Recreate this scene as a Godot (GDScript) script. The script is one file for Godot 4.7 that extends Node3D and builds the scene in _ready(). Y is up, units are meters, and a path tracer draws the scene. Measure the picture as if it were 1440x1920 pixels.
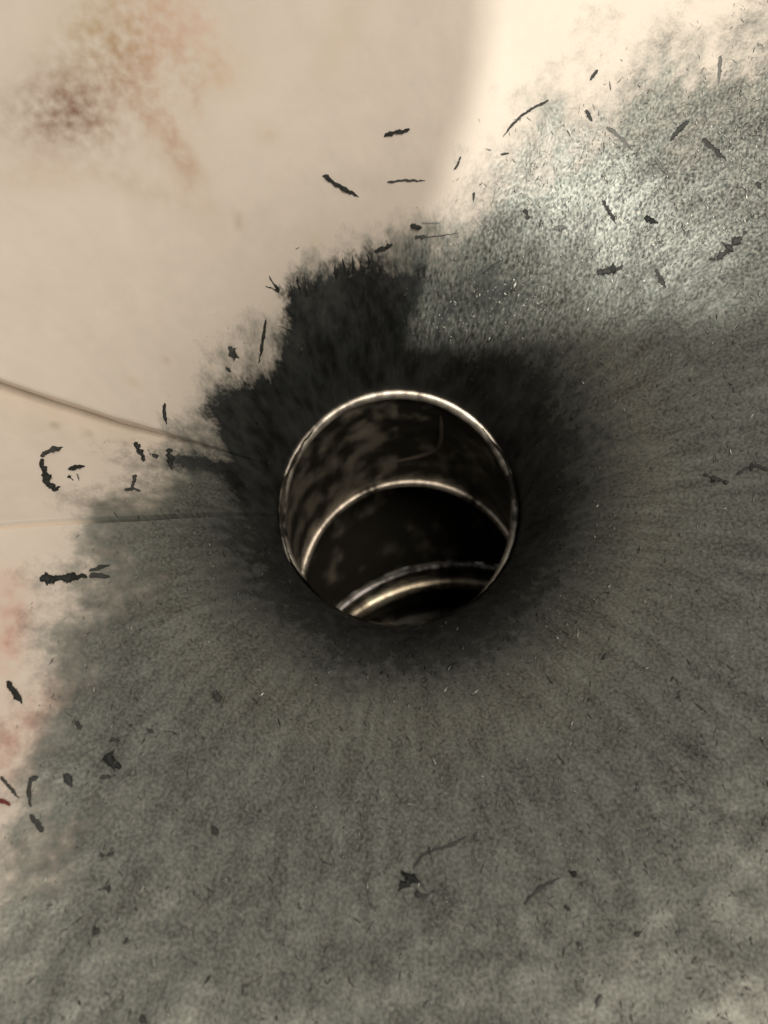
extends Node3D
# A pale conical wall blackened by soot and painted shade round a stepped bore, seen from close by.
# Lengths in the tables are millimetres; MM turns them into metres.

const MM := 0.001
const MOUTH := 7.5        # radius where the wall meets the worn lip
const EDGE := 42.0         # outer radius of the wall
const TEX := 2048

var rng := RandomNumberGenerator.new()
var broad := FastNoiseLite.new()
var heights := PackedFloat32Array()
var counts := {}

const FILM := [Vector2(17.32, -18.50), Vector2(13.99, -17.05), Vector2(10.35, -16.68), Vector2(7.60, -15.95), Vector2(5.59, -14.71), Vector2(3.91, -13.69), Vector2(2.75, -12.46), Vector2(1.80, -11.80), Vector2(0.24, -11.48), Vector2(-1.49, -11.15), Vector2(-3.53, -10.47), Vector2(-5.95, -9.41), Vector2(-6.50, -7.86), Vector2(-7.81, -6.37), Vector2(-9.23, -5.03), Vector2(-10.56, -3.13), Vector2(-11.21, -1.18), Vector2(-12.11, 0.11), Vector2(-12.81, 1.56), Vector2(-13.24, 3.43), Vector2(-13.95, 4.62), Vector2(-14.29, 5.92), Vector2(-13.86, 7.44), Vector2(-14.74, 8.84), Vector2(-14.85, 10.79), Vector2(-14.74, 12.84), Vector2(-14.88, 14.79), Vector2(-15.18, 16.24), Vector2(-14.60, 18.39), Vector2(-15.06, 19.86), Vector2(-15.88, 21.27), Vector2(-45, 50), Vector2(-45, 70), Vector2(70, 70), Vector2(70, -60)]
const CRUST_AND_SHADE := [Vector2(-6.51, -9.17), Vector2(-5.52, -9.71), Vector2(-3.82, -10.33), Vector2(-3.51, -10.82), Vector2(-1.49, -11.21), Vector2(-0.32, -10.74), Vector2(1.42, -10.87), Vector2(1.25, -9.82), Vector2(0.51, -8.67), Vector2(3.14, -8.27), Vector2(6.02, -7.35), Vector2(8.64, -5.72), Vector2(9.95, -2.20), Vector2(10.11, 1.09), Vector2(9.03, 5.26), Vector2(6.91, 8.76), Vector2(3.87, 11.23), Vector2(0.33, 12.14), Vector2(-3.43, 11.35), Vector2(-6.63, 9.04), Vector2(-8.81, 6.23), Vector2(-9.70, 3.84), Vector2(-9.00, 2.47), Vector2(-9.50, 1.63), Vector2(-9.88, 0.61), Vector2(-11.64, 1.05), Vector2(-11.74, -0.01), Vector2(-9.61, -0.79), Vector2(-10.04, -1.88), Vector2(-10.58, -2.35), Vector2(-9.52, -4.19), Vector2(-7.48, -5.93), Vector2(-6.39, -7.71)]
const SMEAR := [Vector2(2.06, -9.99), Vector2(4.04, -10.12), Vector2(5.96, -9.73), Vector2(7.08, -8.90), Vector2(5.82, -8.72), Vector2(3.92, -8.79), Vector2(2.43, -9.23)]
# stains on the pale wall: middle, radii, turn, tint
const STAINS := [
	[Vector2(-15.91, -14.74), 3.22, 2.10, 40, Color(0.66, 0.58, 0.56)],
	[Vector2(-16.72, -13.96), 2.24, 1.26, 10, Color(0.70, 0.64, 0.60)],
	[Vector2(-14.98, -13.69), 1.68, 0.84, -30, Color(0.80, 0.73, 0.68)],
	[Vector2(-14.38, -17.97), 2.80, 2.10, 60, Color(0.80, 0.76, 0.62)],
	[Vector2(-12.80, -17.25), 3.92, 2.24, 60, Color(0.90, 0.79, 0.72)],
	[Vector2(-11.05, -19.44), 3.36, 1.68, 10, Color(0.95, 0.84, 0.78)],
	[Vector2(-9.32, -17.30), 1.12, 1.68, 100, Color(0.90, 0.83, 0.74)],
	[Vector2(-11.87, -14.43), 1.01, 3.08, 30, Color(0.86, 0.78, 0.72)],
	[Vector2(-10.81, -13.15), 0.73, 1.96, 35, Color(0.90, 0.84, 0.80)],
	[Vector2(-12.90, -11.52), 2.52, 0.73, -10, Color(0.90, 0.86, 0.82)],
	[Vector2(-17.47, -10.94), 2.52, 0.67, 15, Color(0.93, 0.88, 0.83)],
	[Vector2(-10.35, -16.22), 0.67, 1.96, 20, Color(0.88, 0.80, 0.74)],
	[Vector2(-3.04, -19.49), 2.52, 0.84, 60, Color(0.95, 0.92, 0.86)],
	[Vector2(-8.29, -11.14), 0.20, 0.34, 20, Color(0.75, 0.68, 0.64)],
	[Vector2(-6.82, -14.97), 0.73, 0.45, 10, Color(0.93, 0.88, 0.82)],
	[Vector2(-16.55, 9.73), 0.84, 1.96, 10, Color(0.90, 0.68, 0.65)],
	[Vector2(-14.38, 13.27), 0.62, 3.08, -35, Color(0.90, 0.74, 0.70)],
	[Vector2(-15.56, 15.22), 1.12, 2.52, -25, Color(0.90, 0.68, 0.65)],
	[Vector2(-12.59, 12.76), 1.26, 0.62, 0, Color(0.80, 0.70, 0.67)],
	[Vector2(-16.48, 11.80), 0.56, 1.68, 0, Color(0.95, 0.78, 0.74)],
	[Vector2(-12.30, 10.84), 0.56, 0.84, 0, Color(0.85, 0.75, 0.72)],
	[Vector2(-11.35, 17.23), 0.84, 0.45, 0, Color(0.85, 0.72, 0.70)],
	[Vector2(1.58, 12.01), 0.03, 0.03, 0, Color(1.00, 1.00, 1.00)],
	[Vector2(-16.57, 0.16), 0.22, 0.14, 0, Color(0.70, 0.68, 0.64)],
	[Vector2(-15.31, 0.26), 0.17, 0.11, 20, Color(0.72, 0.68, 0.64)],
	[Vector2(-11.95, -4.05), 0.14, 0.14, 0, Color(0.75, 0.68, 0.62)],
	[Vector2(-13.77, 0.18), 0.17, 0.17, 0, Color(0.70, 0.65, 0.60)],
	[Vector2(-13.25, -2.50), 0.34, 0.25, 0, Color(0.93, 0.90, 0.86)],
	[Vector2(-4.60, -11.25), 0.39, 0.20, 0, Color(0.93, 0.90, 0.80)],
	[Vector2(-11.60, 12.01), 0.28, 0.11, 0, Color(0.70, 0.60, 0.58)],
]
# loose matter on the wall: kind, tone, width, label, path over the wall (x, z)
const LOOSE := [
	["fibre", "k", 0.19, "short black sliver on the pale wall, thickest in its middle, nearest the top", [Vector2(-4.08, -13.67), Vector2(-3.35, -13.45), Vector2(-2.72, -13.25), Vector2(-2.25, -13.06)]],
	["fibre", "k", 0.20, "black wedge shaped fibre with a thin tail pointing right, topmost on the pale wall", [Vector2(-0.91, -15.40), Vector2(-0.45, -15.50), Vector2(0.40, -15.61)]],
	["fibre", "g", 0.11, "thin grey fibre lying level below the wedge shaped one on the pale wall", [Vector2(-0.74, -13.66), Vector2(0.06, -13.75), Vector2(1.23, -13.71)]],
	["fibre", "g", 0.09, "small hooked fibre standing on the left edge of the bright patch", [Vector2(3.01, -14.47), Vector2(2.91, -14.18), Vector2(2.68, -13.98)]],
	["fibre", "g", 0.11, "long bent grey fibre arching along the top edge of the soot film", [Vector2(7.29, -16.22), Vector2(6.70, -16.01), Vector2(5.94, -15.69), Vector2(5.51, -15.36), Vector2(5.13, -14.98)]],
	["fibre", "g", 0.15, "short dark dash alone on the clean pale wall at the upper right", [Vector2(9.59, -17.22), Vector2(9.25, -16.80)]],
	["fibre", "l", 0.13, "thin upright pale grey fibre near the top right corner", [Vector2(15.18, -16.90), Vector2(15.13, -15.67)]],
	["fibre", "g", 0.15, "short dark fibre beside the upper end of the long slanting grey one", [Vector2(9.11, -15.59), Vector2(9.38, -15.03)]],
	["fibre", "l", 0.15, "long straight grey fibre slanting down to the right in the bright patch", [Vector2(10.09, -14.70), Vector2(10.67, -14.16), Vector2(11.30, -13.48)]],
	["fibre", "g", 0.17, "knotted dark fibre slanting up to the right in the bright patch", [Vector2(13.82, -14.22), Vector2(13.31, -13.93), Vector2(13.01, -13.52)]],
	["fibre", "g", 0.19, "thick straight dark fibre slanting down to the right near the right edge", [Vector2(14.44, -13.32), Vector2(14.91, -12.78), Vector2(15.39, -12.21)]],
	["fibre", "l", 0.13, "thin grey fibre with a kink, left below the thick slanting one", [Vector2(12.37, -12.98), Vector2(12.57, -12.49), Vector2(13.07, -11.90)]],
	["soot_flake", "g", 0.18, "narrow dark flake standing steeply in the middle of the bright patch", [Vector2(10.06, -11.59), Vector2(10.44, -11.03), Vector2(10.71, -10.50)]],
	["soot_flake", "k", 0.21, "small compact dark flake right of the steep narrow one", [Vector2(11.99, -10.43), Vector2(12.27, -10.23), Vector2(12.58, -10.00)]],
	["soot_flake", "g", 0.18, "tiny dark flake at the left of the bright patch", [Vector2(6.36, -12.05), Vector2(6.56, -11.62)]],
	["soot_flake", "l", 0.15, "faint level grey flake below the tiny one in the bright patch", [Vector2(7.75, -11.00), Vector2(8.14, -11.02), Vector2(8.53, -10.89)]],
	["soot_flake", "g", 0.28, "broad ragged dark flake at the lower middle of the bright patch", [Vector2(9.97, -8.72), Vector2(10.53, -8.54), Vector2(11.13, -8.58)]],
	["soot_flake", "g", 0.15, "small slanting dark flake right of the broad ragged one", [Vector2(12.58, -8.01), Vector2(12.77, -7.61), Vector2(13.01, -7.03)]],
	["soot_flake", "g", 0.24, "large branching dark flake near the right edge above the shadow line", [Vector2(16.40, -8.72), Vector2(15.94, -8.38), Vector2(15.49, -7.99), Vector2(15.09, -7.71)]],
	["soot_flake", "g", 0.15, "little dark flake at the lower left tip of the large branching flake", [Vector2(15.06, -7.73), Vector2(14.77, -7.84)]],
	["soot_flake", "g", 0.16, "dark dot close to the right edge beside the bright patch", [Vector2(16.75, -10.86), Vector2(16.92, -10.50)]],
	["soot_flake", "k", 0.15, "small rounded dark flake above the right end of the black crust", [Vector2(0.50, -12.19), Vector2(1.13, -12.06)]],
	["fibre", "l", 0.07, "faint level grey fibre crossing the left edge of the bright patch", [Vector2(1.08, -12.27), Vector2(2.07, -12.18)]],
	["soot_flake", "g", 0.15, "dark flake in the row just above the black crust", [Vector2(0.74, -11.80), Vector2(1.33, -11.76)]],
	["fibre", "g", 0.07, "hair thin fibre lying level on the corner of the bright patch", [Vector2(1.27, -11.76), Vector2(2.23, -11.75), Vector2(3.13, -11.73)]],
	["fibre", "k", 0.20, "black tapering tuft leaning right off the top of the black crust", [Vector2(-1.43, -11.24), Vector2(-1.06, -11.40), Vector2(-0.45, -11.56)]],
	["fibre", "g", 0.09, "tiny upright fibre in the bright patch above its lower left corner", [Vector2(3.78, -13.07), Vector2(3.75, -12.73)]],
	["fibre", "g", 0.11, "grey fibre slanting up to the right out of the grey smear", [Vector2(4.42, -10.15), Vector2(4.84, -10.32), Vector2(5.42, -10.44)]],
	["fibre", "g", 0.09, "tiny forked fibre near the top of the bright patch", [Vector2(5.03, -14.33), Vector2(5.47, -14.33)]],
	["fibre", "k", 0.17, "tall black fibre standing left of the black crust", [Vector2(-7.34, -7.74), Vector2(-7.44, -7.28), Vector2(-7.62, -6.75), Vector2(-7.85, -5.90)]],
	["fibre", "k", 0.17, "upright dark fibre just above the upper seam", [Vector2(-12.01, -2.00), Vector2(-12.03, -1.46), Vector2(-11.89, -0.95)]],
	["fibre", "k", 0.28, "thick black C shaped curl lying between the two seams", [Vector2(-16.71, 2.17), Vector2(-16.60, 2.62), Vector2(-16.39, 3.10), Vector2(-16.15, 3.50), Vector2(-15.91, 3.69), Vector2(-15.73, 3.49)]],
	["fibre", "g", 0.20, "dark arm bending right off the top of the black curl", [Vector2(-16.72, 2.07), Vector2(-16.67, 1.80), Vector2(-16.41, 1.55), Vector2(-16.05, 1.30)]],
	["soot_flake", "k", 0.13, "little dark flake inside the black curl, the upper one", [Vector2(-15.63, 2.47), Vector2(-15.39, 2.27), Vector2(-15.06, 2.11)]],
	["soot_flake", "k", 0.13, "little dark flake inside the black curl, the lower left one", [Vector2(-15.57, 2.86), Vector2(-15.31, 3.04)]],
	["fibre", "l", 0.07, "faint short fibre inside the black curl, the lower right one", [Vector2(-15.27, 2.62), Vector2(-15.10, 3.01)]],
	["soot_flake", "k", 0.20, "dark jagged flake below the upper seam", [Vector2(-13.42, 0.01), Vector2(-13.14, 0.63), Vector2(-12.87, 1.04)]],
	["soot_flake", "g", 0.13, "small dark flake touching the jagged one below the upper seam", [Vector2(-12.85, 0.28), Vector2(-12.69, 0.59)]],
	["soot_flake", "g", 0.11, "speck just right of the jagged flake below the upper seam", [Vector2(-12.62, 0.60), Vector2(-12.36, 0.45)]],
	["soot_flake", "k", 0.26, "upright dark flake at the left tip of the soot between the seams", [Vector2(-12.02, -0.07), Vector2(-11.91, 0.47), Vector2(-11.79, 1.09)]],
	["fibre", "g", 0.17, "upright grey fibre with a broad foot between the seams", [Vector2(-13.10, 1.96), Vector2(-13.12, 2.48), Vector2(-13.10, 2.87)]],
	["fibre", "g", 0.13, "curved grey foot fibre lying across between the seams", [Vector2(-13.33, 3.03), Vector2(-13.04, 2.80), Vector2(-12.73, 2.89)]],
	["fibre", "k", 0.28, "straight thick black stick lying level below the lower seam", [Vector2(-15.74, 8.15), Vector2(-15.07, 8.02), Vector2(-14.50, 7.87), Vector2(-14.01, 7.80)]],
	["fibre", "g", 0.17, "thin dark fibre continuing the black stick to the right", [Vector2(-13.95, 7.77), Vector2(-13.62, 7.69), Vector2(-13.18, 7.65)]],
	["fibre", "g", 0.15, "grey fibre slanting up over the right end of the black stick", [Vector2(-13.99, 7.51), Vector2(-13.59, 7.26), Vector2(-13.25, 7.07)]],
	["fibre", "k", 0.22, "short thick black fibre at the left edge in the lower pale strip", [Vector2(-16.19, 12.63), Vector2(-15.89, 13.04), Vector2(-15.46, 13.51)]],
	["fibre", "g", 0.15, "dark curved fibre at the lower left, upper piece of its arc", [Vector2(-14.36, 16.37), Vector2(-14.61, 16.47), Vector2(-14.67, 16.79), Vector2(-14.46, 17.50)]],
	["fibre", "g", 0.17, "dark slanting fibre at the lower left, lower piece of its arc", [Vector2(-14.43, 17.77), Vector2(-14.17, 18.06), Vector2(-13.85, 18.39)]],
	["fibre", "g", 0.11, "thin brown fibre slanting in from the left edge", [Vector2(-15.73, 16.36), Vector2(-15.36, 16.72), Vector2(-14.94, 17.15)]],
	["fibre", "r", 0.17, "short dark red fibre at the left edge", [Vector2(-15.64, 17.23), Vector2(-15.40, 17.32), Vector2(-15.19, 17.44)]],
	["soot_flake", "k", 0.29, "largest black flake at the lower left with ragged edges", [Vector2(-12.07, 15.52), Vector2(-11.78, 15.85), Vector2(-11.56, 16.14)]],
	["soot_flake", "k", 0.16, "small black flake at the right of the largest lower left flake", [Vector2(-11.70, 16.02), Vector2(-11.40, 15.91)]],
	["soot_flake", "g", 0.18, "dark flake under the largest lower left flake", [Vector2(-12.14, 16.44), Vector2(-11.85, 16.34), Vector2(-11.54, 16.31)]],
	["soot_flake", "g", 0.16, "narrow dark flake between the arc and the largest lower left flake", [Vector2(-13.50, 16.25), Vector2(-13.28, 16.51), Vector2(-13.07, 16.72)]],
	["soot_flake", "g", 0.13, "small dark flake above the largest lower left flake", [Vector2(-11.97, 14.89), Vector2(-11.60, 14.94)]],
	["soot_flake", "g", 0.10, "tiny slanting fleck above the narrow lower left flake", [Vector2(-13.40, 14.17), Vector2(-13.13, 14.53)]],
	["soot_flake", "g", 0.10, "tiny dark fleck in the grey film, left of its twin", [Vector2(-11.37, 14.27), Vector2(-11.16, 14.44)]],
	["soot_flake", "g", 0.13, "tiny dark fleck at the start of a faint scratch", [Vector2(-10.68, 14.43), Vector2(-10.38, 14.63)]],
	["soot_flake", "g", 0.24, "dark soft flake in the lower left grey film, upper of a column of three", [Vector2(-11.67, 19.23), Vector2(-11.42, 19.21), Vector2(-11.18, 19.16)]],
	["soot_flake", "g", 0.23, "dark soft flake in the lower left grey film, middle of a column of three", [Vector2(-11.53, 20.43), Vector2(-11.09, 20.39)]],
	["soot_flake", "g", 0.20, "dark soft flake in the lower left grey film, lowest of a column of three", [Vector2(-11.52, 21.80), Vector2(-11.25, 21.83)]],
	["soot_flake", "g", 0.26, "dark round flake right of the lowest of the column of three", [Vector2(-10.39, 22.24), Vector2(-10.23, 21.99)]],
	["soot_flake", "l", 0.20, "faint grey flake at the bottom left of the middle", [Vector2(-8.30, 21.94), Vector2(-8.12, 21.83)]],
	["soot_flake", "g", 0.20, "dark flake cut by the bottom edge at the left", [Vector2(-9.47, 24.54), Vector2(-9.15, 24.67)]],
	["soot_flake", "g", 0.20, "greenish dark flake in the grey film below the mouth, at its left", [Vector2(-8.36, 12.76), Vector2(-8.01, 13.19)]],
	["soot_flake", "g", 0.18, "small dark flake in the grey film left of the middle", [Vector2(-7.64, 18.53), Vector2(-7.40, 18.36)]],
	["soot_flake", "k", 0.33, "ragged black flake at the bottom middle, largest of the lower half", [Vector2(-0.42, 20.54), Vector2(-0.04, 20.40), Vector2(0.23, 19.96)]],
	["fibre", "g", 0.11, "thin bent fibre rising to the right from the ragged bottom flake", [Vector2(0.23, 19.81), Vector2(0.55, 19.36), Vector2(1.08, 19.13), Vector2(1.82, 18.93), Vector2(2.36, 18.62)]],
	["soot_flake", "g", 0.15, "little flake at the right foot of the ragged bottom flake", [Vector2(0.26, 20.71), Vector2(0.63, 20.76), Vector2(1.06, 20.57)]],
	["fibre", "g", 0.11, "long thin fibre slanting up to the right at the bottom, ending in a dot", [Vector2(4.38, 21.03), Vector2(4.75, 20.67), Vector2(5.23, 20.35), Vector2(5.86, 20.07)]],
	["soot_flake", "k", 0.18, "dark dot at the upper end of the long thin bottom fibre", [Vector2(6.26, 20.01), Vector2(6.46, 19.86)]],
	["soot_flake", "g", 0.15, "small dark fleck below the dot at the bottom", [Vector2(5.83, 21.06), Vector2(6.08, 21.16)]],
	["soot_flake", "l", 0.13, "faint fleck left below the small one at the bottom", [Vector2(5.09, 21.72), Vector2(5.34, 21.78)]],
	["soot_flake", "l", 0.15, "faint slanting grey flake in the lower right film", [Vector2(10.43, 15.58), Vector2(10.74, 16.02), Vector2(11.04, 16.48)]],
	["soot_flake", "g", 0.18, "dark flake at the lower right with a pale grain beside it", [Vector2(8.29, 22.01), Vector2(8.67, 21.76)]],
	["soot_flake", "l", 0.20, "soft dark flake at the very bottom, right of the middle", [Vector2(6.64, 24.07), Vector2(6.82, 24.18)]],
	["fibre", "g", 0.13, "dark crack like fibre at the right edge at mouth height", [Vector2(15.31, 2.88), Vector2(15.79, 2.65), Vector2(16.12, 2.62), Vector2(16.47, 2.96)]],
	["soot_flake", "g", 0.18, "dark ragged flake left of the crack like fibre at the right edge", [Vector2(14.14, 2.53), Vector2(14.58, 2.94), Vector2(14.98, 3.22)]],
	["soot_flake", "g", 0.21, "grey ring shaped tuft left of the tall black fibre", [Vector2(-9.22, -5.94), Vector2(-9.02, -5.75), Vector2(-8.75, -5.71)]],
	["soot_flake", "g", 0.15, "dark fleck on the edge of the crust between tuft and mouth", [Vector2(-9.41, -4.96), Vector2(-9.17, -4.96)]],
	["soot_tuft", "k", 0.17, "tuft on the black crust's ragged top edge, leftmost, a steep one", [Vector2(-7.00, -9.47), Vector2(-6.79, -9.22), Vector2(-6.60, -9.03)]],
	["soot_tuft", "k", 0.15, "tuft on the black crust's ragged top edge, leftmost, a flat one", [Vector2(-7.25, -9.02), Vector2(-6.91, -9.05), Vector2(-6.55, -9.00)]],
	["soot_tuft", "k", 0.17, "tuft on the black crust's ragged top edge, second spike from the left", [Vector2(-5.60, -9.84), Vector2(-5.56, -9.61), Vector2(-5.47, -9.36)]],
	["soot_tuft", "k", 0.20, "tuft on the black crust's ragged top edge, broad spike in the left half", [Vector2(-4.45, -10.07), Vector2(-4.58, -9.80), Vector2(-4.66, -9.50)]],
	["soot_tuft", "k", 0.22, "tuft on the black crust's ragged top edge, spike rising between the first two", [Vector2(-5.96, -9.39), Vector2(-5.92, -9.18), Vector2(-5.89, -8.93)]],
	["soot_tuft", "k", 0.17, "tuft on the black crust's ragged top edge, short spike left of the broad one", [Vector2(-5.20, -9.69), Vector2(-5.19, -9.52), Vector2(-5.13, -9.25)]],
	["soot_tuft", "k", 0.15, "tuft on the black crust's ragged top edge, thin spike right of the broad one", [Vector2(-4.11, -9.76), Vector2(-4.26, -9.59), Vector2(-4.39, -9.35)]],
	["soot_tuft", "k", 0.20, "tuft on the black crust's ragged top edge, spike at the step up to the right", [Vector2(-3.57, -10.65), Vector2(-3.56, -10.41), Vector2(-3.49, -10.14)]],
	["soot_tuft", "k", 0.17, "tuft on the black crust's ragged top edge, thin spike on the step", [Vector2(-3.16, -10.89), Vector2(-3.06, -10.66), Vector2(-2.96, -10.39)]],
	["soot_tuft", "k", 0.19, "tuft on the black crust's ragged top edge, spike left of the highest knob", [Vector2(-2.62, -11.01), Vector2(-2.60, -10.76), Vector2(-2.55, -10.51)]],
	["soot_tuft", "k", 0.24, "tuft on the black crust's ragged top edge, highest knob", [Vector2(-1.84, -11.17), Vector2(-1.75, -10.96), Vector2(-1.67, -10.73)]],
	["soot_tuft", "k", 0.17, "tuft on the black crust's ragged top edge, thin spike left of the highest knob", [Vector2(-2.19, -10.96), Vector2(-2.14, -10.76), Vector2(-2.05, -10.57)]],
	["soot_tuft", "k", 0.17, "tuft on the black crust's ragged top edge, stub right of the highest knob", [Vector2(-1.03, -10.94), Vector2(-1.09, -10.77), Vector2(-1.15, -10.57)]],
	["soot_tuft", "k", 0.19, "tuft on the black crust's ragged top edge, last stub at the right corner", [Vector2(1.34, -10.89), Vector2(1.32, -10.66), Vector2(1.30, -10.43)]],
	["soot_tuft", "k", 0.17, "tuft on the black crust's ragged top edge, stub left of the right corner", [Vector2(0.93, -10.81), Vector2(0.97, -10.61), Vector2(1.04, -10.41)]],
	["soot_tuft", "k", 0.15, "tuft on the black crust's ragged top edge, upper spur on the left flank", [Vector2(-6.41, -8.48), Vector2(-6.18, -8.44), Vector2(-5.86, -8.44)]],
	["soot_tuft", "k", 0.13, "tuft on the black crust's ragged top edge, lower spur on the left flank", [Vector2(-6.72, -7.74), Vector2(-6.41, -7.78), Vector2(-6.09, -7.79)]],
]


func _ready() -> void:
	rng.seed = 7
	broad.seed = 3
	broad.frequency = 0.07
	broad.fractal_octaves = 3
	_camera_and_light()
	_heights()
	var wall_material := _wall_material()
	_bowl(wall_material)
	_loose_matter()
	_dust()


# ---------------------------------------------------------------- camera, light

func _camera_and_light() -> void:
	var camera := Camera3D.new()
	camera.name = "camera"
	camera.fov = 55.0
	camera.near = 0.002
	camera.far = 5.0
	camera.position = Vector3(-0.000911, 0.057541, 0.017007)
	camera.rotation_degrees = Vector3(-74.0, 0, 0)
	var eye := CameraAttributesPhysical.new()
	eye.frustum_focal_length = 23.05
	eye.exposure_aperture = 60.0
	eye.frustum_focus_distance = 0.047
	eye.frustum_near = 0.002
	eye.frustum_far = 5.0
	camera.attributes = eye
	add_child(camera)
	camera.current = true

	var e := Environment.new()
	e.background_mode = Environment.BG_COLOR
	e.background_color = Color(1.0, 0.98, 0.95)
	e.background_energy_multiplier = 0.25
	e.tonemap_mode = Environment.TONE_MAPPER_LINEAR
	e.tonemap_exposure = 1.0
	e.sdfgi_enabled = true
	e.ssao_enabled = true
	e.ssil_enabled = true
	var w := WorldEnvironment.new()
	w.name = "surroundings"
	w.environment = e
	add_child(w)

	_added_fill_panel(Vector3(75, 335, 40), Vector3(0, 0, -4), 110.0, 0.062)
	_added_hooded_lamp(Vector3(0.51, 4.53, -8.67), Vector3(3.01, 17.62, -20.87), Vector3(17.03, 15.93, -4.57), 0.0152)


# an unseen square panel added high above as fill light
func _added_fill_panel(at: Vector3, aim: Vector3, side: float, energy: float) -> void:
	var o := Node3D.new()
	o.name = "added_fill_panel"
	add_child(o)
	o.look_at_from_position(at * MM, aim * MM, Vector3(0, 0, -1))
	o.set_meta("label", "unseen flat square fill panel added above the pale wall")
	o.set_meta("category", "lamp")
	var housing := BoxMesh.new()
	housing.size = Vector3(side + 8.0, side + 8.0, 6.0) * MM
	_part(o, "housing", housing, _plain(Color(0.75, 0.74, 0.72), 0.5), Vector3(0, 0, 5) * MM)
	var glow := BoxMesh.new()
	glow.size = Vector3(side, side, 1.0) * MM
	var gm := _plain(Color(0.9, 0.88, 0.84), 0.6)
	gm.emission_enabled = true
	gm.emission = Color(1.0, 0.9, 0.76)
	gm.emission_energy_multiplier = 0.6
	_part(o, "diffuser", glow, gm, Vector3(0, 0, 1.2) * MM)
	var l := AreaLight3D.new()
	l.name = "added_fill_light"
	l.area_size = Vector2(side, side) * MM
	l.area_normalize_energy = true
	l.light_color = Color(1.0, 0.96, 0.90)
	l.light_energy = energy
	l.area_range = 3.0
	l.area_attenuation = 2.0
	l.shadow_enabled = true
	o.add_child(l)


# an unseen added lamp; its hood is shaped to cut out the bright patch
func _added_hooded_lamp(corner: Vector3, along_left: Vector3, along_low: Vector3, energy: float) -> void:
	var from := corner + Vector3(-0.42, 0.80, 0.42).normalized() * 150.0
	var axis := (corner + Vector3(13, 3, -13) - from).normalized()
	var depth := 36.0
	var hit := func(p: Vector3) -> Vector3:
		var d := p - from
		return from + d * (depth / d.dot(axis))
	var c: Vector3 = hit.call(corner)
	var e1: Vector3 = ((hit.call(along_left) as Vector3) - c).normalized()
	var e2: Vector3 = ((hit.call(along_low) as Vector3) - c).normalized()
	var mouth := [c]
	for k in range(1, 10):   # this side bends inwards to curve the left edge of the bright patch
		mouth.append(c + e1 * 0.5 * k + e2 * 0.5 * sin(pow(k / 10.0, 1.4) * PI))
	mouth.append_array([c + e1 * 17.0, c + e1 * 17.0 + e2 * 17.0, c + e2 * 17.0])
	var middle: Vector3 = c + (e1 + e2) * 8.5
	var o := Node3D.new()
	o.name = "added_hooded_lamp"
	o.position = from * MM
	o.set_meta("label", "unseen added lamp, its hood shaped to throw the sharp edged bright patch")
	o.set_meta("category", "lamp")
	add_child(o)
	var st := SurfaceTool.new()
	st.begin(Mesh.PRIMITIVE_TRIANGLES)
	var back := from - axis * 3.0
	var inner := []
	var outer := []
	var inner_back := []
	var outer_back := []
	for p: Vector3 in mouth:
		var side := (p - middle)
		inner.append(p - from)
		outer.append(middle + side * 1.12 - from)
		inner_back.append(back + side * 0.7 - from)
		outer_back.append(back - axis * 1.5 + side * 0.82 - from)
	for k in mouth.size():
		var n := (k + 1) % mouth.size()
		_quad(st, outer[k], outer[n], outer_back[n], outer_back[k])
		_quad(st, inner[n], inner[k], inner_back[k], inner_back[n])
		_quad(st, inner[k], inner[n], outer[n], outer[k])
	var m := mouth.size()
	_quad(st, inner_back[0], inner_back[m - 3], inner_back[m - 2], inner_back[m - 1])
	_quad(st, outer_back[m - 1], outer_back[m - 2], outer_back[m - 3], outer_back[0])
	st.generate_normals()
	var black := _plain(Color(0.03, 0.03, 0.03), 0.9)
	_part(o, "hood", st.commit(), black)
	var chip := BoxMesh.new()
	chip.size = Vector3(0.6, 0.6, 0.4) * MM
	var gm := _plain(Color(0.9, 0.85, 0.7), 0.5)
	gm.emission_enabled = true
	gm.emission = Color(1.0, 0.9, 0.75)
	gm.emission_energy_multiplier = 2.0
	var at := Transform3D(Basis.looking_at(axis, Vector3(0, 0, -1)), Vector3.ZERO)
	var ch := _part(o, "bulb", chip, gm)
	ch.transform = Transform3D(at.basis, -axis * 0.4 * MM)
	var l := AreaLight3D.new()
	l.name = "added_hooded_light"
	l.area_size = Vector2(0.6, 0.6) * MM
	l.area_normalize_energy = true
	l.light_color = Color(1.0, 0.985, 0.95)
	l.light_energy = energy
	l.area_range = 3.0
	l.area_attenuation = 2.0
	l.shadow_enabled = true
	l.transform = at
	o.add_child(l)


# ---------------------------------------------------------------- helpers

func _plain(c: Color, rough: float, metal := 0.0) -> StandardMaterial3D:
	var m := StandardMaterial3D.new()
	m.albedo_color = c
	m.roughness = rough
	m.metallic = metal
	return m


func _part(parent: Node3D, called: String, mesh: Mesh, material: Material, at := Vector3.ZERO) -> MeshInstance3D:
	var o := MeshInstance3D.new()
	o.name = called
	o.mesh = mesh
	o.material_override = material
	o.position = at
	parent.add_child(o, true)
	return o


func _quad(st: SurfaceTool, a: Vector3, b: Vector3, c: Vector3, d: Vector3) -> void:
	st.set_smooth_group(-1)
	for p in [a, b, c, a, c, d]:
		st.add_vertex(p * MM)


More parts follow.
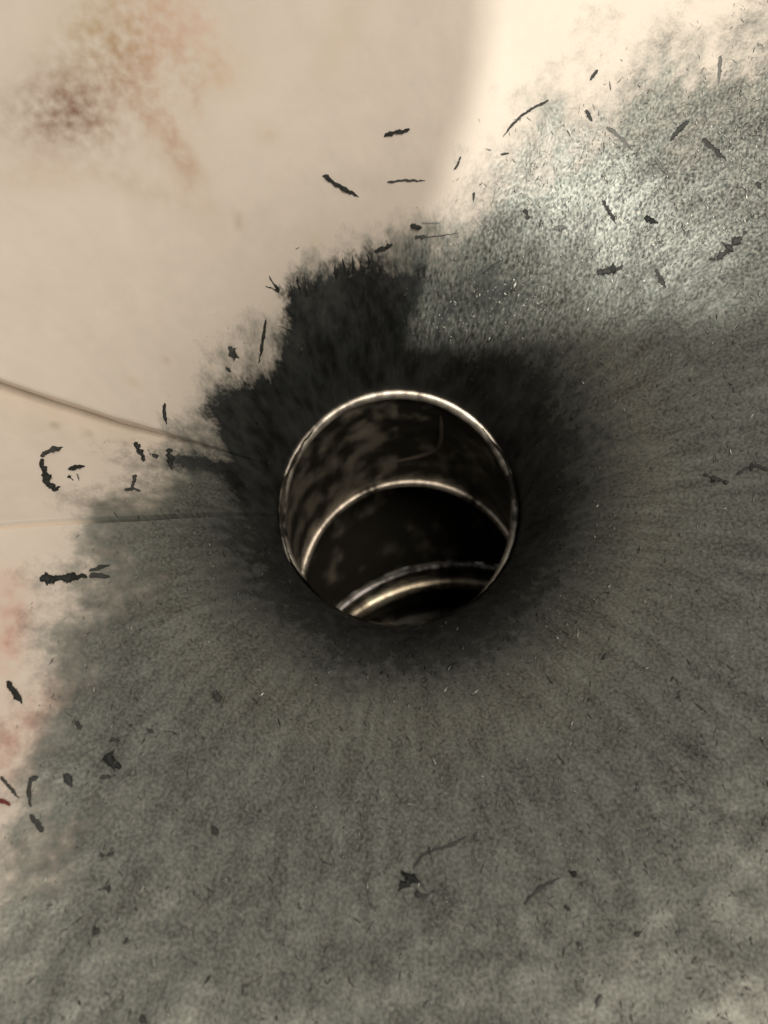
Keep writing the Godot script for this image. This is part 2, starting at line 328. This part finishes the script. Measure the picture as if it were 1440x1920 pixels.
# a sheet of rows x columns points, joined into one smooth mesh
func _sheet(points: Array, colors: Array, uvs: Array, flip := false) -> ArrayMesh:
	var st := SurfaceTool.new()
	st.begin(Mesh.PRIMITIVE_TRIANGLES)
	var n: int = points[0].size()
	for i in points.size():
		for j in n:
			if colors.size():
				st.set_color(colors[i][j])
			if uvs.size():
				st.set_uv(uvs[i][j])
			st.add_vertex(points[i][j] * MM)
	for i in points.size() - 1:
		for j in n - 1:
			var a := i * n + j
			var q := [a, a + 1, a + n + 1, a, a + n + 1, a + n]
			if flip:
				q.reverse()
			for k in q:
				st.add_index(k)
	st.generate_normals()
	return st.commit()


func _heights() -> void:
	# height of the wall over its radius, in tenths of a millimetre steps
	var y := 0.0
	heights.append(0.0)
	for k in 450:
		var r := MOUTH + (k + 0.5) * 0.1
		y += tan(deg_to_rad(12.0 + 66.0 * exp(-pow((r - MOUTH) / 8.2, 1.2)))) * 0.1
		heights.append(y)


func _seam_upper(r: float) -> float:
	return deg_to_rad(179.0 - 14.6 * exp(-(r - 7.66) / 1.8) - 0.8 * exp(-pow((r - 13.5) / 3.0, 2.0)) - clampf((r - 14.0) * 0.55, 0.0, 4.0))


func _seam_lower(r: float) -> float:
	return deg_to_rad(200.3 - 11.6 * exp(-(r - 7.91) / 1.7) - clampf((r - 13.0) * 0.3, 0.0, 3.0))


func _height(x: float, z: float, piece := -1) -> float:
	var r := Vector2(x, z).length()
	var k := clampf((r - MOUTH) * 10.0, 0.0, 449.0)
	var i := int(k)
	var y := lerpf(heights[i], heights[i + 1], k - i)
	var grow := clampf((r - MOUTH) / 6.0, 0.0, 1.0)
	y += broad.get_noise_2d(x, z) * 0.24 * grow
	y += broad.get_noise_2d(x * 6.0 + 90.0, z * 6.0) * 0.06 * grow
	# the narrow segment between the seams stands a little lower at its upper side
	var t := fposmod(atan2(-z, x), TAU)
	var up := _seam_upper(r)
	var low := _seam_lower(r)
	if piece == 1 or piece == -1 and t > up and t < low:
		y += lerpf(-1.9, 0.35, (t - up) / (low - up)) * grow
	else:
		var s := 1.0 - (up - t) / 0.012      # a rounded edge above the step
		if t <= up + 0.001 and s > 0.0:
			y -= 0.14 * s * s * grow
	return y


func _on_wall(x: float, z: float, piece := -1) -> Vector3:
	return Vector3(x, _height(x, z, piece), z)


func _uv(x: float, z: float) -> Vector2:
	return Vector2(x / (2.0 * EDGE) + 0.5, z / (2.0 * EDGE) + 0.5)


# ---------------------------------------------------------------- the wall's material

func _distance(p: Vector2, shape: Array) -> float:
	# signed, positive inside
	var best := 1e9
	var inside := false
	var n := shape.size()
	for i in n:
		var a: Vector2 = shape[i]
		var b: Vector2 = shape[(i + 1) % n]
		var ab := b - a
		var h := clampf((p - a).dot(ab) / ab.length_squared(), 0.0, 1.0)
		best = minf(best, (p - a - ab * h).length_squared())
		if (a.y > p.y) != (b.y > p.y) and p.x < (b.x - a.x) * (p.y - a.y) / (b.y - a.y) + a.x:
			inside = not inside
	return sqrt(best) * (1.0 if inside else -1.0)


func _noise(seed_: int, frequency: float, octaves: int, kind := FastNoiseLite.TYPE_SIMPLEX_SMOOTH, stretch := 1.0) -> PackedByteArray:
	var n := FastNoiseLite.new()
	n.seed = seed_
	n.noise_type = kind
	n.frequency = frequency
	n.fractal_octaves = octaves
	var im := n.get_image(TEX, int(TEX / stretch))
	if stretch != 1.0:
		im.resize(TEX, TEX, Image.INTERPOLATE_CUBIC)
	im.convert(Image.FORMAT_L8)
	return im.get_data()


func _wall_material() -> StandardMaterial3D:
	# coarse maps of where the matter and the painted shade lie, smoothed up to the full size
	var n := 256
	var film := Image.create_empty(n, n, false, Image.FORMAT_RF)
	var crust := Image.create_empty(n, n, false, Image.FORMAT_RF)  # real crust at the upper left, painted shade right and below
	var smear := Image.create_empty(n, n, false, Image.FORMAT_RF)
	var tint := Image.create_empty(n, n, false, Image.FORMAT_RGBF)
	for j in n:
		for i in n:
			var p := Vector2((i + 0.5) / n - 0.5, (j + 0.5) / n - 0.5) * 2.0 * EDGE
			var soft := lerpf(2.2, 6.0, smoothstep(1.0, 9.0, p.x)) if p.y < -2.0 else 3.5
			film.set_pixel(i, j, Color(clampf(_distance(p, FILM) / soft, -3, 3), 0, 0))
			var soft2 := lerpf(0.6, 3.0, maxf(smoothstep(0.0, 5.0, p.y), smoothstep(6.0, 11.0, p.x)))  # softer right and below, where shade is painted as black
			crust.set_pixel(i, j, Color(clampf(_distance(p, CRUST_AND_SHADE) / soft2, -3, 3), 0, 0))
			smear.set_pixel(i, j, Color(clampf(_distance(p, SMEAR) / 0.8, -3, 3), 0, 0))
			var c := Color(1, 1, 1)
			for s in STAINS:
				var d: Vector2 = (p - s[0]).rotated(deg_to_rad(s[3]))
				var q := Vector2(d.x / s[1], d.y / s[2]).length_squared()
				if q < 6.0:
					c = c * Color(1, 1, 1).lerp(s[4], exp(-q * 1.1))
			tint.set_pixel(i, j, c)
	for im in [film, crust, smear, tint]:
		im.resize(TEX, TEX, Image.INTERPOLATE_CUBIC)
	var vf := film.get_data().to_float32_array()
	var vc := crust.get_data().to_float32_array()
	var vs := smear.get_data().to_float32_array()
	var vt := tint.get_data().to_float32_array()
	var coarse := _noise(11, 0.012, 5)
	var medium := _noise(12, 0.05, 4)
	var fine := _noise(13, 0.22, 2)
	var grain := _noise(14, 0.22, 3, FastNoiseLite.TYPE_SIMPLEX_SMOOTH, 1.7)
	var streaks := _noise(15, 0.055, 4)
	var to_byte := PackedByteArray()
	to_byte.resize(1025)
	for k in 1025:
		to_byte[k] = int(clampf(Color(k / 1024.0, 0, 0).linear_to_srgb().r * 255.0, 0, 255))
	var color := PackedByteArray()
	color.resize(TEX * TEX * 3)
	var rough := PackedByteArray()
	rough.resize(TEX * TEX)
	var metal := PackedByteArray()
	metal.resize(TEX * TEX)
	var relief := PackedByteArray()
	relief.resize(TEX * TEX)
	for k in TEX * TEX:
		var a := coarse[k] / 255.0 - 0.5
		var b := medium[k] / 255.0 - 0.5
		var f := fine[k] / 255.0 - 0.5
		var g := grain[k] / 255.0 - 0.5
		var ragged := a * 0.8 + b * 0.45 + f * 0.3
		var film_on := clampf(0.5 + vf[k] * 0.9 + ragged, 0.0, 1.0)
		film_on = film_on * film_on * (3.0 - 2.0 * film_on)
		var crust_shade_on := clampf(0.5 + vc[k] * 1.1 + a * 0.9 + b * 1.3 + f * 0.8, 0.0, 1.0)
		crust_shade_on = clampf(crust_shade_on + clampf(0.6 + vs[k] + a * 1.5 + b * 2.0, 0.0, 1.0) * 0.8, 0.0, 1.0)
		# pale wall with its stains
		var t3 := k * 3
		var w := 1.0 + b * 0.05 + a * 0.06
		var s := clampf(0.72 + b * 1.1 + a * 1.0, 0.0, 1.6)
		var cr := 0.77 * w * (1.0 + (vt[t3] - 1.0) * s)
		var cg := 0.68 * w * (1.0 + (vt[t3 + 1] - 1.0) * s)
		var cb := 0.585 * w * (1.0 + (vt[t3 + 2] - 1.0) * s)
		# thin grey film of soot: grains, flecks and gaps
		var x := (float(k % TEX) / TEX - 0.5) * 2.0 * EDGE
		var y := (float(k) / TEX / TEX - 0.5) * 2.0 * EDGE
		# wiping streaks that run towards the mouth
		var turn := int((atan2(y, x) + PI) / TAU * 2047.0)
		var st := streaks[(int(sqrt(x * x + y * y) * 5.0) % TEX) * TEX + turn] / 255.0 - 0.5
		var fuzzy := clampf((-3.0 - y) / 6.0 + b, 0.22, 1.0)
		g *= fuzzy
		var q := 1.0 + a * 0.4 + b * 0.35 + g * 1.2 + f * (0.25 + 0.5 * fuzzy) + st * 0.75
		q = maxf(q, 0.25)
		if f > 0.24 and fuzzy > 0.7:
			q *= 1.35
		var t := film_on * clampf(0.93 - (g + f) * 0.25, 0.0, 1.0)
		cr = lerpf(cr, 0.162 * q, t)
		cg = lerpf(cg, 0.176 * q, t)
		cb = lerpf(cb, 0.156 * q, t)
		# thick black crust; right of and below the mouth it is painted shade
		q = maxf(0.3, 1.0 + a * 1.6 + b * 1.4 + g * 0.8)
		cr = lerpf(cr, 0.026 * q, crust_shade_on)
		cg = lerpf(cg, 0.028 * q, crust_shade_on)
		cb = lerpf(cb, 0.026 * q, crust_shade_on)
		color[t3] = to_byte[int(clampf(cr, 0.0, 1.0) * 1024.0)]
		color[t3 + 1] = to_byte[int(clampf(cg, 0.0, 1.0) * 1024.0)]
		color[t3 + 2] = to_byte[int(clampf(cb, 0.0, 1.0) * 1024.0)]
		rough[k] = int(255.0 * clampf(lerpf(0.62, 0.44, t) + crust_shade_on * 0.12 + b * 0.1, 0.2, 1.0))
		metal[k] = int(255.0 * clampf(t * (1.0 - crust_shade_on) * 0.62, 0.0, 1.0))
		relief[k] = int(255.0 * clampf(0.3 + b * 0.08 + t * (0.25 + g * 0.18 + f * 0.16 * fuzzy + st * 0.12) * (1.0 - 0.5 * crust_shade_on) + crust_shade_on * (0.25 + b * 0.4), 0.0, 1.0))
	var m := StandardMaterial3D.new()
	m.albedo_texture = ImageTexture.create_from_image(Image.create_from_data(TEX, TEX, false, Image.FORMAT_RGB8, color))
	m.roughness_texture = ImageTexture.create_from_image(Image.create_from_data(TEX, TEX, false, Image.FORMAT_L8, rough))
	m.roughness = 1.0
	m.metallic = 1.0
	m.metallic_texture = ImageTexture.create_from_image(Image.create_from_data(TEX, TEX, false, Image.FORMAT_L8, metal))
	m.heightmap_enabled = true
	m.heightmap_texture = ImageTexture.create_from_image(Image.create_from_data(TEX, TEX, false, Image.FORMAT_L8, relief))
	m.heightmap_scale = 0.012
	m.texture_repeat = false
	return m


# ---------------------------------------------------------------- the bowl and its bore

func _radii() -> PackedFloat32Array:
	var out := PackedFloat32Array()
	var r := MOUTH
	while r < EDGE:
		out.append(r)
		r += 0.12 + (r - MOUTH) * 0.006
	out.append(EDGE)
	return out


func _bowl(wall_material: Material) -> void:
	var o := Node3D.new()
	o.name = "conical_bowl"
	o.set_meta("label", "pale conical bowl blackened by soot and painted shade round a stepped round bore")
	o.set_meta("category", "bowl")
	add_child(o)
	var radii := _radii()
	# the wall runs once round, from the lower seam to the upper one; the segment closes the gap
	for which in 2:
		var points := []
		var uvs := []
		var n: int = [900, 60][which]
		for r in radii:
			var row := []
			var uv := []
			var gap := 0.10 / r
			var from := _seam_lower(r) + gap if which == 0 else _seam_upper(r) - 0.04
			var to := _seam_upper(r) + TAU if which == 0 else _seam_lower(r) - gap
			for j in n + 1:
				var a := float(j) / n
				if which == 0:   # finer towards the seams
					a = a - 0.1525 * sin(TAU * a)
				var t := lerpf(from, to, a)
				var x := r * cos(t)
				var z := -r * sin(t)
				row.append(_on_wall(x, z, which))
				uv.append(_uv(x, z))
			# the edges turn down into the seam
			for end in 2:
				var p: Vector3 = row[0] if end == 0 else row[row.size() - 1]
				# under the step the wall is undercut; at the lower seam the two edges meet in a groove
				var round_ := Vector3(p.x, 0, p.z).normalized().cross(Vector3.UP)
				var across := 0.0
				if which == 0:
					across = 0.03 if end == 0 else 0.45
				elif end == 1:
					across = -0.03
				var q := p + Vector3(0, -2.4, 0) + round_ * across
				if end == 0:
					row.push_front(q)
					uv.push_front(_uv(q.x, q.z))
				else:
					row.push_back(q)
					uv.push_back(_uv(q.x, q.z))
			if points.is_empty():   # a short skirt down into the bore
				points.append(row.map(func(p: Vector3) -> Vector3: return p + Vector3(0, -5.0, 0)))
				uvs.append(uv)
			points.append(row)
			uvs.append(uv)
		# rolled outer edge
		var last: Array = points[points.size() - 1]
		for k in range(1, 9):
			var row2 := []
			for p: Vector3 in last:
				var d := Vector3(p.x, 0, p.z).normalized()
				var a2 := k / 8.0 * PI
				row2.append(p + d * (1.5 * sin(a2)) + Vector3(0, -1.5 + 1.5 * cos(a2) - (12.0 if k == 8 else 0.0), 0))
			points.append(row2)
			uvs.append(uvs[radii.size()])
		_part(o, ["wall", "wall_segment"][which], _sheet(points, [], uvs), wall_material)

	# worn metal lip round the mouth
	var lip_material := _plain(Color.WHITE, 0.36, 0.7)
	lip_material.vertex_color_use_as_albedo = true
	_part(o, "lip", _ring(Vector3(0, -0.36, 0), 7.44, 0.37, 31, Color(0.55, 0.50, 0.43), 1.75), lip_material)
	# bore wall from the lip down to the inner lip
	var soot := _plain(Color.WHITE, 0.42, 0.45)
	soot.vertex_color_use_as_albedo = true
	_part(o, "bore_wall", _tube([Vector3(0, -0.4, 0), Vector3(0.35, -4, 0.9), Vector3(1.2, -12.2, 2.85)], [7.3, 7.5, 8.15], 40, true), soot)
	var glint_ridge := [Vector3(2.73, -1.65, -6.58), Vector3(2.85, -3.27, -6.29), Vector3(2.91, -5.09, -6.02), Vector3(2.70, -6.59, -5.91), Vector3(1.90, -7.82, -5.91), Vector3(0.79, -8.54, -5.88), Vector3(-0.34, -9.00, -5.72)]
	_part(o, "glint_ridge", _glint_ridge(glint_ridge, 0.16), _plain(Color(0.33, 0.30, 0.26), 0.5, 0.3))  # made-up ridge that stands for the edge of light on the bore wall
	_part(o, "inner_lip", _ring(Vector3(1.2, -12.0, 2.85), 8.1, 0.33, 57, Color(0.40, 0.35, 0.29)), lip_material)
	_part(o, "chamber_wall", _tube([Vector3(1.2, -12.2, 2.85), Vector3(1.3, -12.9, 3.0), Vector3(3.5, -22, 7.0), Vector3(5.57, -29.60, 12.52)], [8.2, 13.0, 16.0, 15.86], 60, false), soot)
	_part(o, "deep_shelf", _tube([Vector3(5.57, -29.80, 12.52), Vector3(5.57, -29.90, 12.52)], [15.91, 15.61], 6, false), soot)
	_part(o, "deep_lip", _ring(Vector3(5.57, -30.00, 12.52), 15.51, 0.26, 71, Color(0.34, 0.32, 0.31)), lip_material)
	_part(o, "deep_wall", _tube([Vector3(5.57, -30.10, 12.52), Vector3(5.76, -32.60, 13.95)], [15.41, 16.26], 10, true), soot)
	_part(o, "deep_lip", _ring(Vector3(5.76, -33.00, 13.95), 16.11, 0.72, 73, Color(0.66, 0.56, 0.42)), lip_material)
	_part(o, "end_wall", _tube([Vector3(5.76, -33.20, 13.95), Vector3(5.76, -42.00, 13.95), Vector3(5.76, -43.00, 13.95)], [15.71, 15.51, 0.01], 40, true), soot)


# a rounded lip: the colour is metal where it is worn bare and soot where it is not
func _ring(middle: Vector3, radius: float, thick: float, seed_: int, metal: Color, askew := 0.0) -> ArrayMesh:
	var n := FastNoiseLite.new()
	n.seed = seed_
	n.frequency = 0.35
	n.fractal_octaves = 4
	var points := []
	var colors := []
	for j in 721:
		var t := TAU * j / 720.0
		var row := []
		var cols := []
		for k in 25:
			var a := TAU * k / 24.0
			var at := Vector3(cos(t) * radius, sin(a) * thick, -sin(t) * radius)
			var bump := n.get_noise_3d(at.x * 0.7, at.y * 2.0 + 7.0, at.z * 0.7)
			var r := radius + cos(a) * thick * (1.0 + bump * 0.12)
			row.append(middle + Vector3(cos(t) * r, sin(a) * thick * (1.0 + bump * 0.12) + askew * (sin(t) - 1.0), -sin(t) * r))
			var v := clampf(0.95 + n.get_noise_3d(at.x * 0.5, at.y * 1.5, at.z * 0.5) * 1.9 + n.get_noise_3d(at.x * 4.0, at.y * 6.0, at.z * 4.0) * 0.9, 0.08, 1.7)
			cols.append(Color(metal.r * v, metal.g * v, metal.b * v))
		points.append(row)
		colors.append(cols)
	return _sheet(points, colors, [], true)


# a thin raised ridge along a path, in place of a glint
func _glint_ridge(path: Array, half: float) -> ArrayMesh:
	var curve := Curve3D.new()
	for i in path.size():
		var d: Vector3 = (path[mini(i + 1, path.size() - 1)] - path[maxi(i - 1, 0)]) / 6.0
		curve.add_point(path[i], -d, d)
	var points := []
	var long := curve.get_baked_length()
	for i in 61:
		var s := i / 60.0
		var c := curve.sample_baked(s * long)
		var d := (curve.sample_baked(minf(s * long + 0.05, long)) - curve.sample_baked(maxf(s * long - 0.05, 0.0))).normalized()
		var side := d.cross(Vector3(c.x, 0, c.z).normalized()).normalized()
		var up := side.cross(d)
		var row := []
		for k in 11:
			var a := TAU * k / 10.0
			row.append(c + (side * cos(a) + up * sin(a)) * half * minf(1.0, minf(s, 1.0 - s) * 6.0 + 0.1))
		points.append(row)
	return _sheet(points, [], [], true)


# a sooty tube through rings at the given middles
func _tube(middles: Array, sizes: Array, rows: int, patched: bool) -> ArrayMesh:
	var n := FastNoiseLite.new()
	n.seed = 91 + rows
	n.frequency = 0.3
	n.fractal_octaves = 5
	var points := []
	var colors := []
	var parts := middles.size() - 1
	for i in rows + 1:
		var s := float(i) / rows * parts
		var k := mini(int(s), parts - 1)
		var mid: Vector3 = middles[k].lerp(middles[k + 1], s - k)
		var size: float = lerpf(sizes[k], sizes[k + 1], s - k)
		var row := []
		var cols := []
		for j in 361:
			var t := TAU * j / 360.0
			var d := Vector3(cos(t), 0, -sin(t))
			var p := mid + d * size
			p += d * n.get_noise_3d(p.x * 2.0, p.y * 2.0, p.z * 2.0) * 0.12 * minf(1.0, size / 5.0)
			row.append(p)
			var v := n.get_noise_3d(p.x * 1.3, p.y * 1.3, p.z * 1.3)
			var paler := smoothstep(-0.1, 0.6, v + (0.16 if patched and p.x < 0.0 else -0.15))  # patched tubes are paler on the left side
			cols.append(Color(0.042, 0.039, 0.031).lerp(Color(0.27, 0.24, 0.19), paler))
		points.append(row)
		colors.append(cols)
	return _sheet(points, colors, [], false)


# ---------------------------------------------------------------- loose matter on the wall

func _loose_matter() -> void:
	var look := {}
	for tone in [["k", Color(0.012, 0.014, 0.012)], ["g", Color(0.045, 0.046, 0.042)], ["l", Color(0.17, 0.17, 0.155)], ["r", Color(0.16, 0.03, 0.022)]]:
		var m := _plain((tone[1] as Color).linear_to_srgb(), 0.7)
		look[tone[0]] = m
	var groups := {"fibre": "loose fibres lying on the sooty wall", "soot_flake": "loose soot flakes lying on the wall", "soot_tuft": "tufts along the top edge of the black crust"}
	for row in LOOSE:
		var path: Array = row[4]
		var width: float = row[2]
		var o := MeshInstance3D.new()
		o.name = _numbered(row[0])
		var first: Vector2 = path[0]
		var base := _on_wall(first.x, first.y)
		o.mesh = _strand(path, width, base, row[0] == "soot_flake", row[0] == "soot_tuft")
		o.material_override = look[row[1]]
		o.position = base * MM
		o.set_meta("label", row[3])
		o.set_meta("category", "fibre" if row[0] == "fibre" else "soot flake" if row[0] == "soot_flake" else "soot tuft")
		o.set_meta("group", groups[row[0]])
		add_child(o, true)


func _numbered(kind: String) -> String:
	counts[kind] = counts.get(kind, -1) + 1
	return kind if counts[kind] == 0 else "%s_%03d" % [kind, counts[kind]]


# a bent strand of uneven thickness that lies on the wall
func _strand(path: Array, width: float, base: Vector3, ragged: bool, spike: bool) -> ArrayMesh:
	var n := FastNoiseLite.new()
	n.seed = rng.randi() % 10000
	n.frequency = 1.0
	n.fractal_octaves = 3
	var curve := Curve2D.new()
	for i in path.size():
		var a: Vector2 = path[maxi(i - 1, 0)]
		var b: Vector2 = path[mini(i + 1, path.size() - 1)]
		curve.add_point(path[i], -(b - a) / 6.0, (b - a) / 6.0)
	var long := curve.get_baked_length()
	var count := clampi(int(long / 0.045), 12, 110)
	var tail := rng.randf_range(0.25, 0.7)
	var points := []
	for i in count + 1:
		var s := float(i) / count
		var c := curve.sample_baked(s * long)
		var d := (curve.sample_baked(minf(s * long + 0.05, long)) - curve.sample_baked(maxf(s * long - 0.05, 0.0))).normalized()
		var side := Vector3(-d.y, 0, d.x)
		c += Vector2(-d.y, d.x) * n.get_noise_1d(s * long * 2.0) * width * 0.35
		var up := Vector3(-c.x, c.length() * 2.6, -c.y).normalized()
		var ends := minf(1.0, minf((s + 0.02) * 7.0, (1.02 - s) * (3.0 if ragged else 1.6 / tail)))
		var half := width * 0.5 * sqrt(maxf(ends, 0.0)) * (1.0 + n.get_noise_1d(s * long * 2.2 + 50.0) * (1.5 if ragged else 0.55))
		if spike:
			half = width * 0.5 * (0.12 + 0.88 * s) * (1.0 + n.get_noise_1d(s * long * 4.0) * 0.8)
		half = maxf(half, 0.012)
		var row := []
		for k in 11:
			var a := TAU * k / 10.0
			var h := half * (1.0 + n.get_noise_2d(s * long * 4.0, k % 10 * 1.3) * (0.8 if ragged else 0.35)) * (1.0 + pow(rng.randf(), 5.0) * (1.1 if ragged else 0.7))
			row.append(_on_wall(c.x, c.y) + side * cos(a) * h + up * (sin(a) * h * 0.62 + half * 0.45) - base)
		points.append(row)
	return _sheet(points, [], [], true)


# grains and fuzz of soot too many to count, on the film
func _dust() -> void:
	var st := SurfaceTool.new()
	st.begin(Mesh.PRIMITIVE_TRIANGLES)
	var rim := [Vector3(-1, 0.05, 0), Vector3(-0.2, 0.0, 0.32), Vector3(1, 0.05, 0.06), Vector3(0.1, 0.0, -0.34)]
	for k in 4:
		var a: Vector3 = rim[k]
		var b: Vector3 = rim[(k + 1) % 4]
		for p in [a, Vector3(0.05, 0.4, 0), b]:
			st.add_vertex(p)
		for p in [b, Vector3(0, -0.2, 0), a]:
			st.add_vertex(p)
	st.generate_normals()
	var m := _plain(Color.WHITE, 0.34, 0.6)
	m.vertex_color_use_as_albedo = true
	var places := []
	var tones := []
	var tries := 0
	while places.size() < 26000 and tries < 400000:
		tries += 1
		var p := Vector2(rng.randf_range(-26, 26), rng.randf_range(-32, 30))
		if p.length() < MOUTH + 0.4:
			continue
		if tries % 3 and (p.x < -1.0 or p.y > -8.0):   # the fuzz is densest at the upper right
			continue
		var d := _distance(p, FILM)
		if rng.randf() > smoothstep(-1.0, 5.0, d + broad.get_noise_2d(p.x * 9.0, p.y * 9.0) * 3.0):
			continue
		var size := 0.046 * exp(rng.randfn(0.0, 0.45))
		var turn := Basis(Vector3.UP, rng.randfn(PI * 0.5, 0.6)) * Basis(Vector3.RIGHT, rng.randfn(0.0, 0.5)) * Basis(Vector3.BACK, rng.randfn(0.0, 0.4))
		var up := Vector3(-p.x, p.length() * 2.6, -p.y).normalized()
		var lay := Basis(Quaternion(Vector3.UP, up)) * turn
		places.append(Transform3D(lay.scaled_local(Vector3(size * rng.randf_range(1.0, 2.6), size, size) * MM), (_on_wall(p.x, p.y) + up * size * 0.15) * MM))
		var in_crust_shade := _distance(p, CRUST_AND_SHADE) > 0.0
		var v := (0.34 if p.x > 0.0 and p.y < -7.0 else 0.19) * exp(rng.randfn(0.0, 0.5))  # paler grains at the upper right paint in the glow of the bright patch
		if rng.randf() < 0.008:
			v = 0.55
		if in_crust_shade:
			v *= 0.2
		tones.append(Color(v, v, v * 0.92))
	var many := MultiMesh.new()
	many.transform_format = MultiMesh.TRANSFORM_3D
	many.use_colors = true
	many.mesh = st.commit()
	many.instance_count = places.size()
	for i in places.size():
		many.set_instance_transform(i, places[i])
		many.set_instance_color(i, tones[i])
	var o := MultiMeshInstance3D.new()
	o.name = "soot_dust"
	o.multimesh = many
	o.material_override = m
	o.set_meta("label", "fine grey soot grains and fuzz covering the wall round the mouth")
	o.set_meta("category", "soot")
	o.set_meta("kind", "stuff")
	add_child(o)
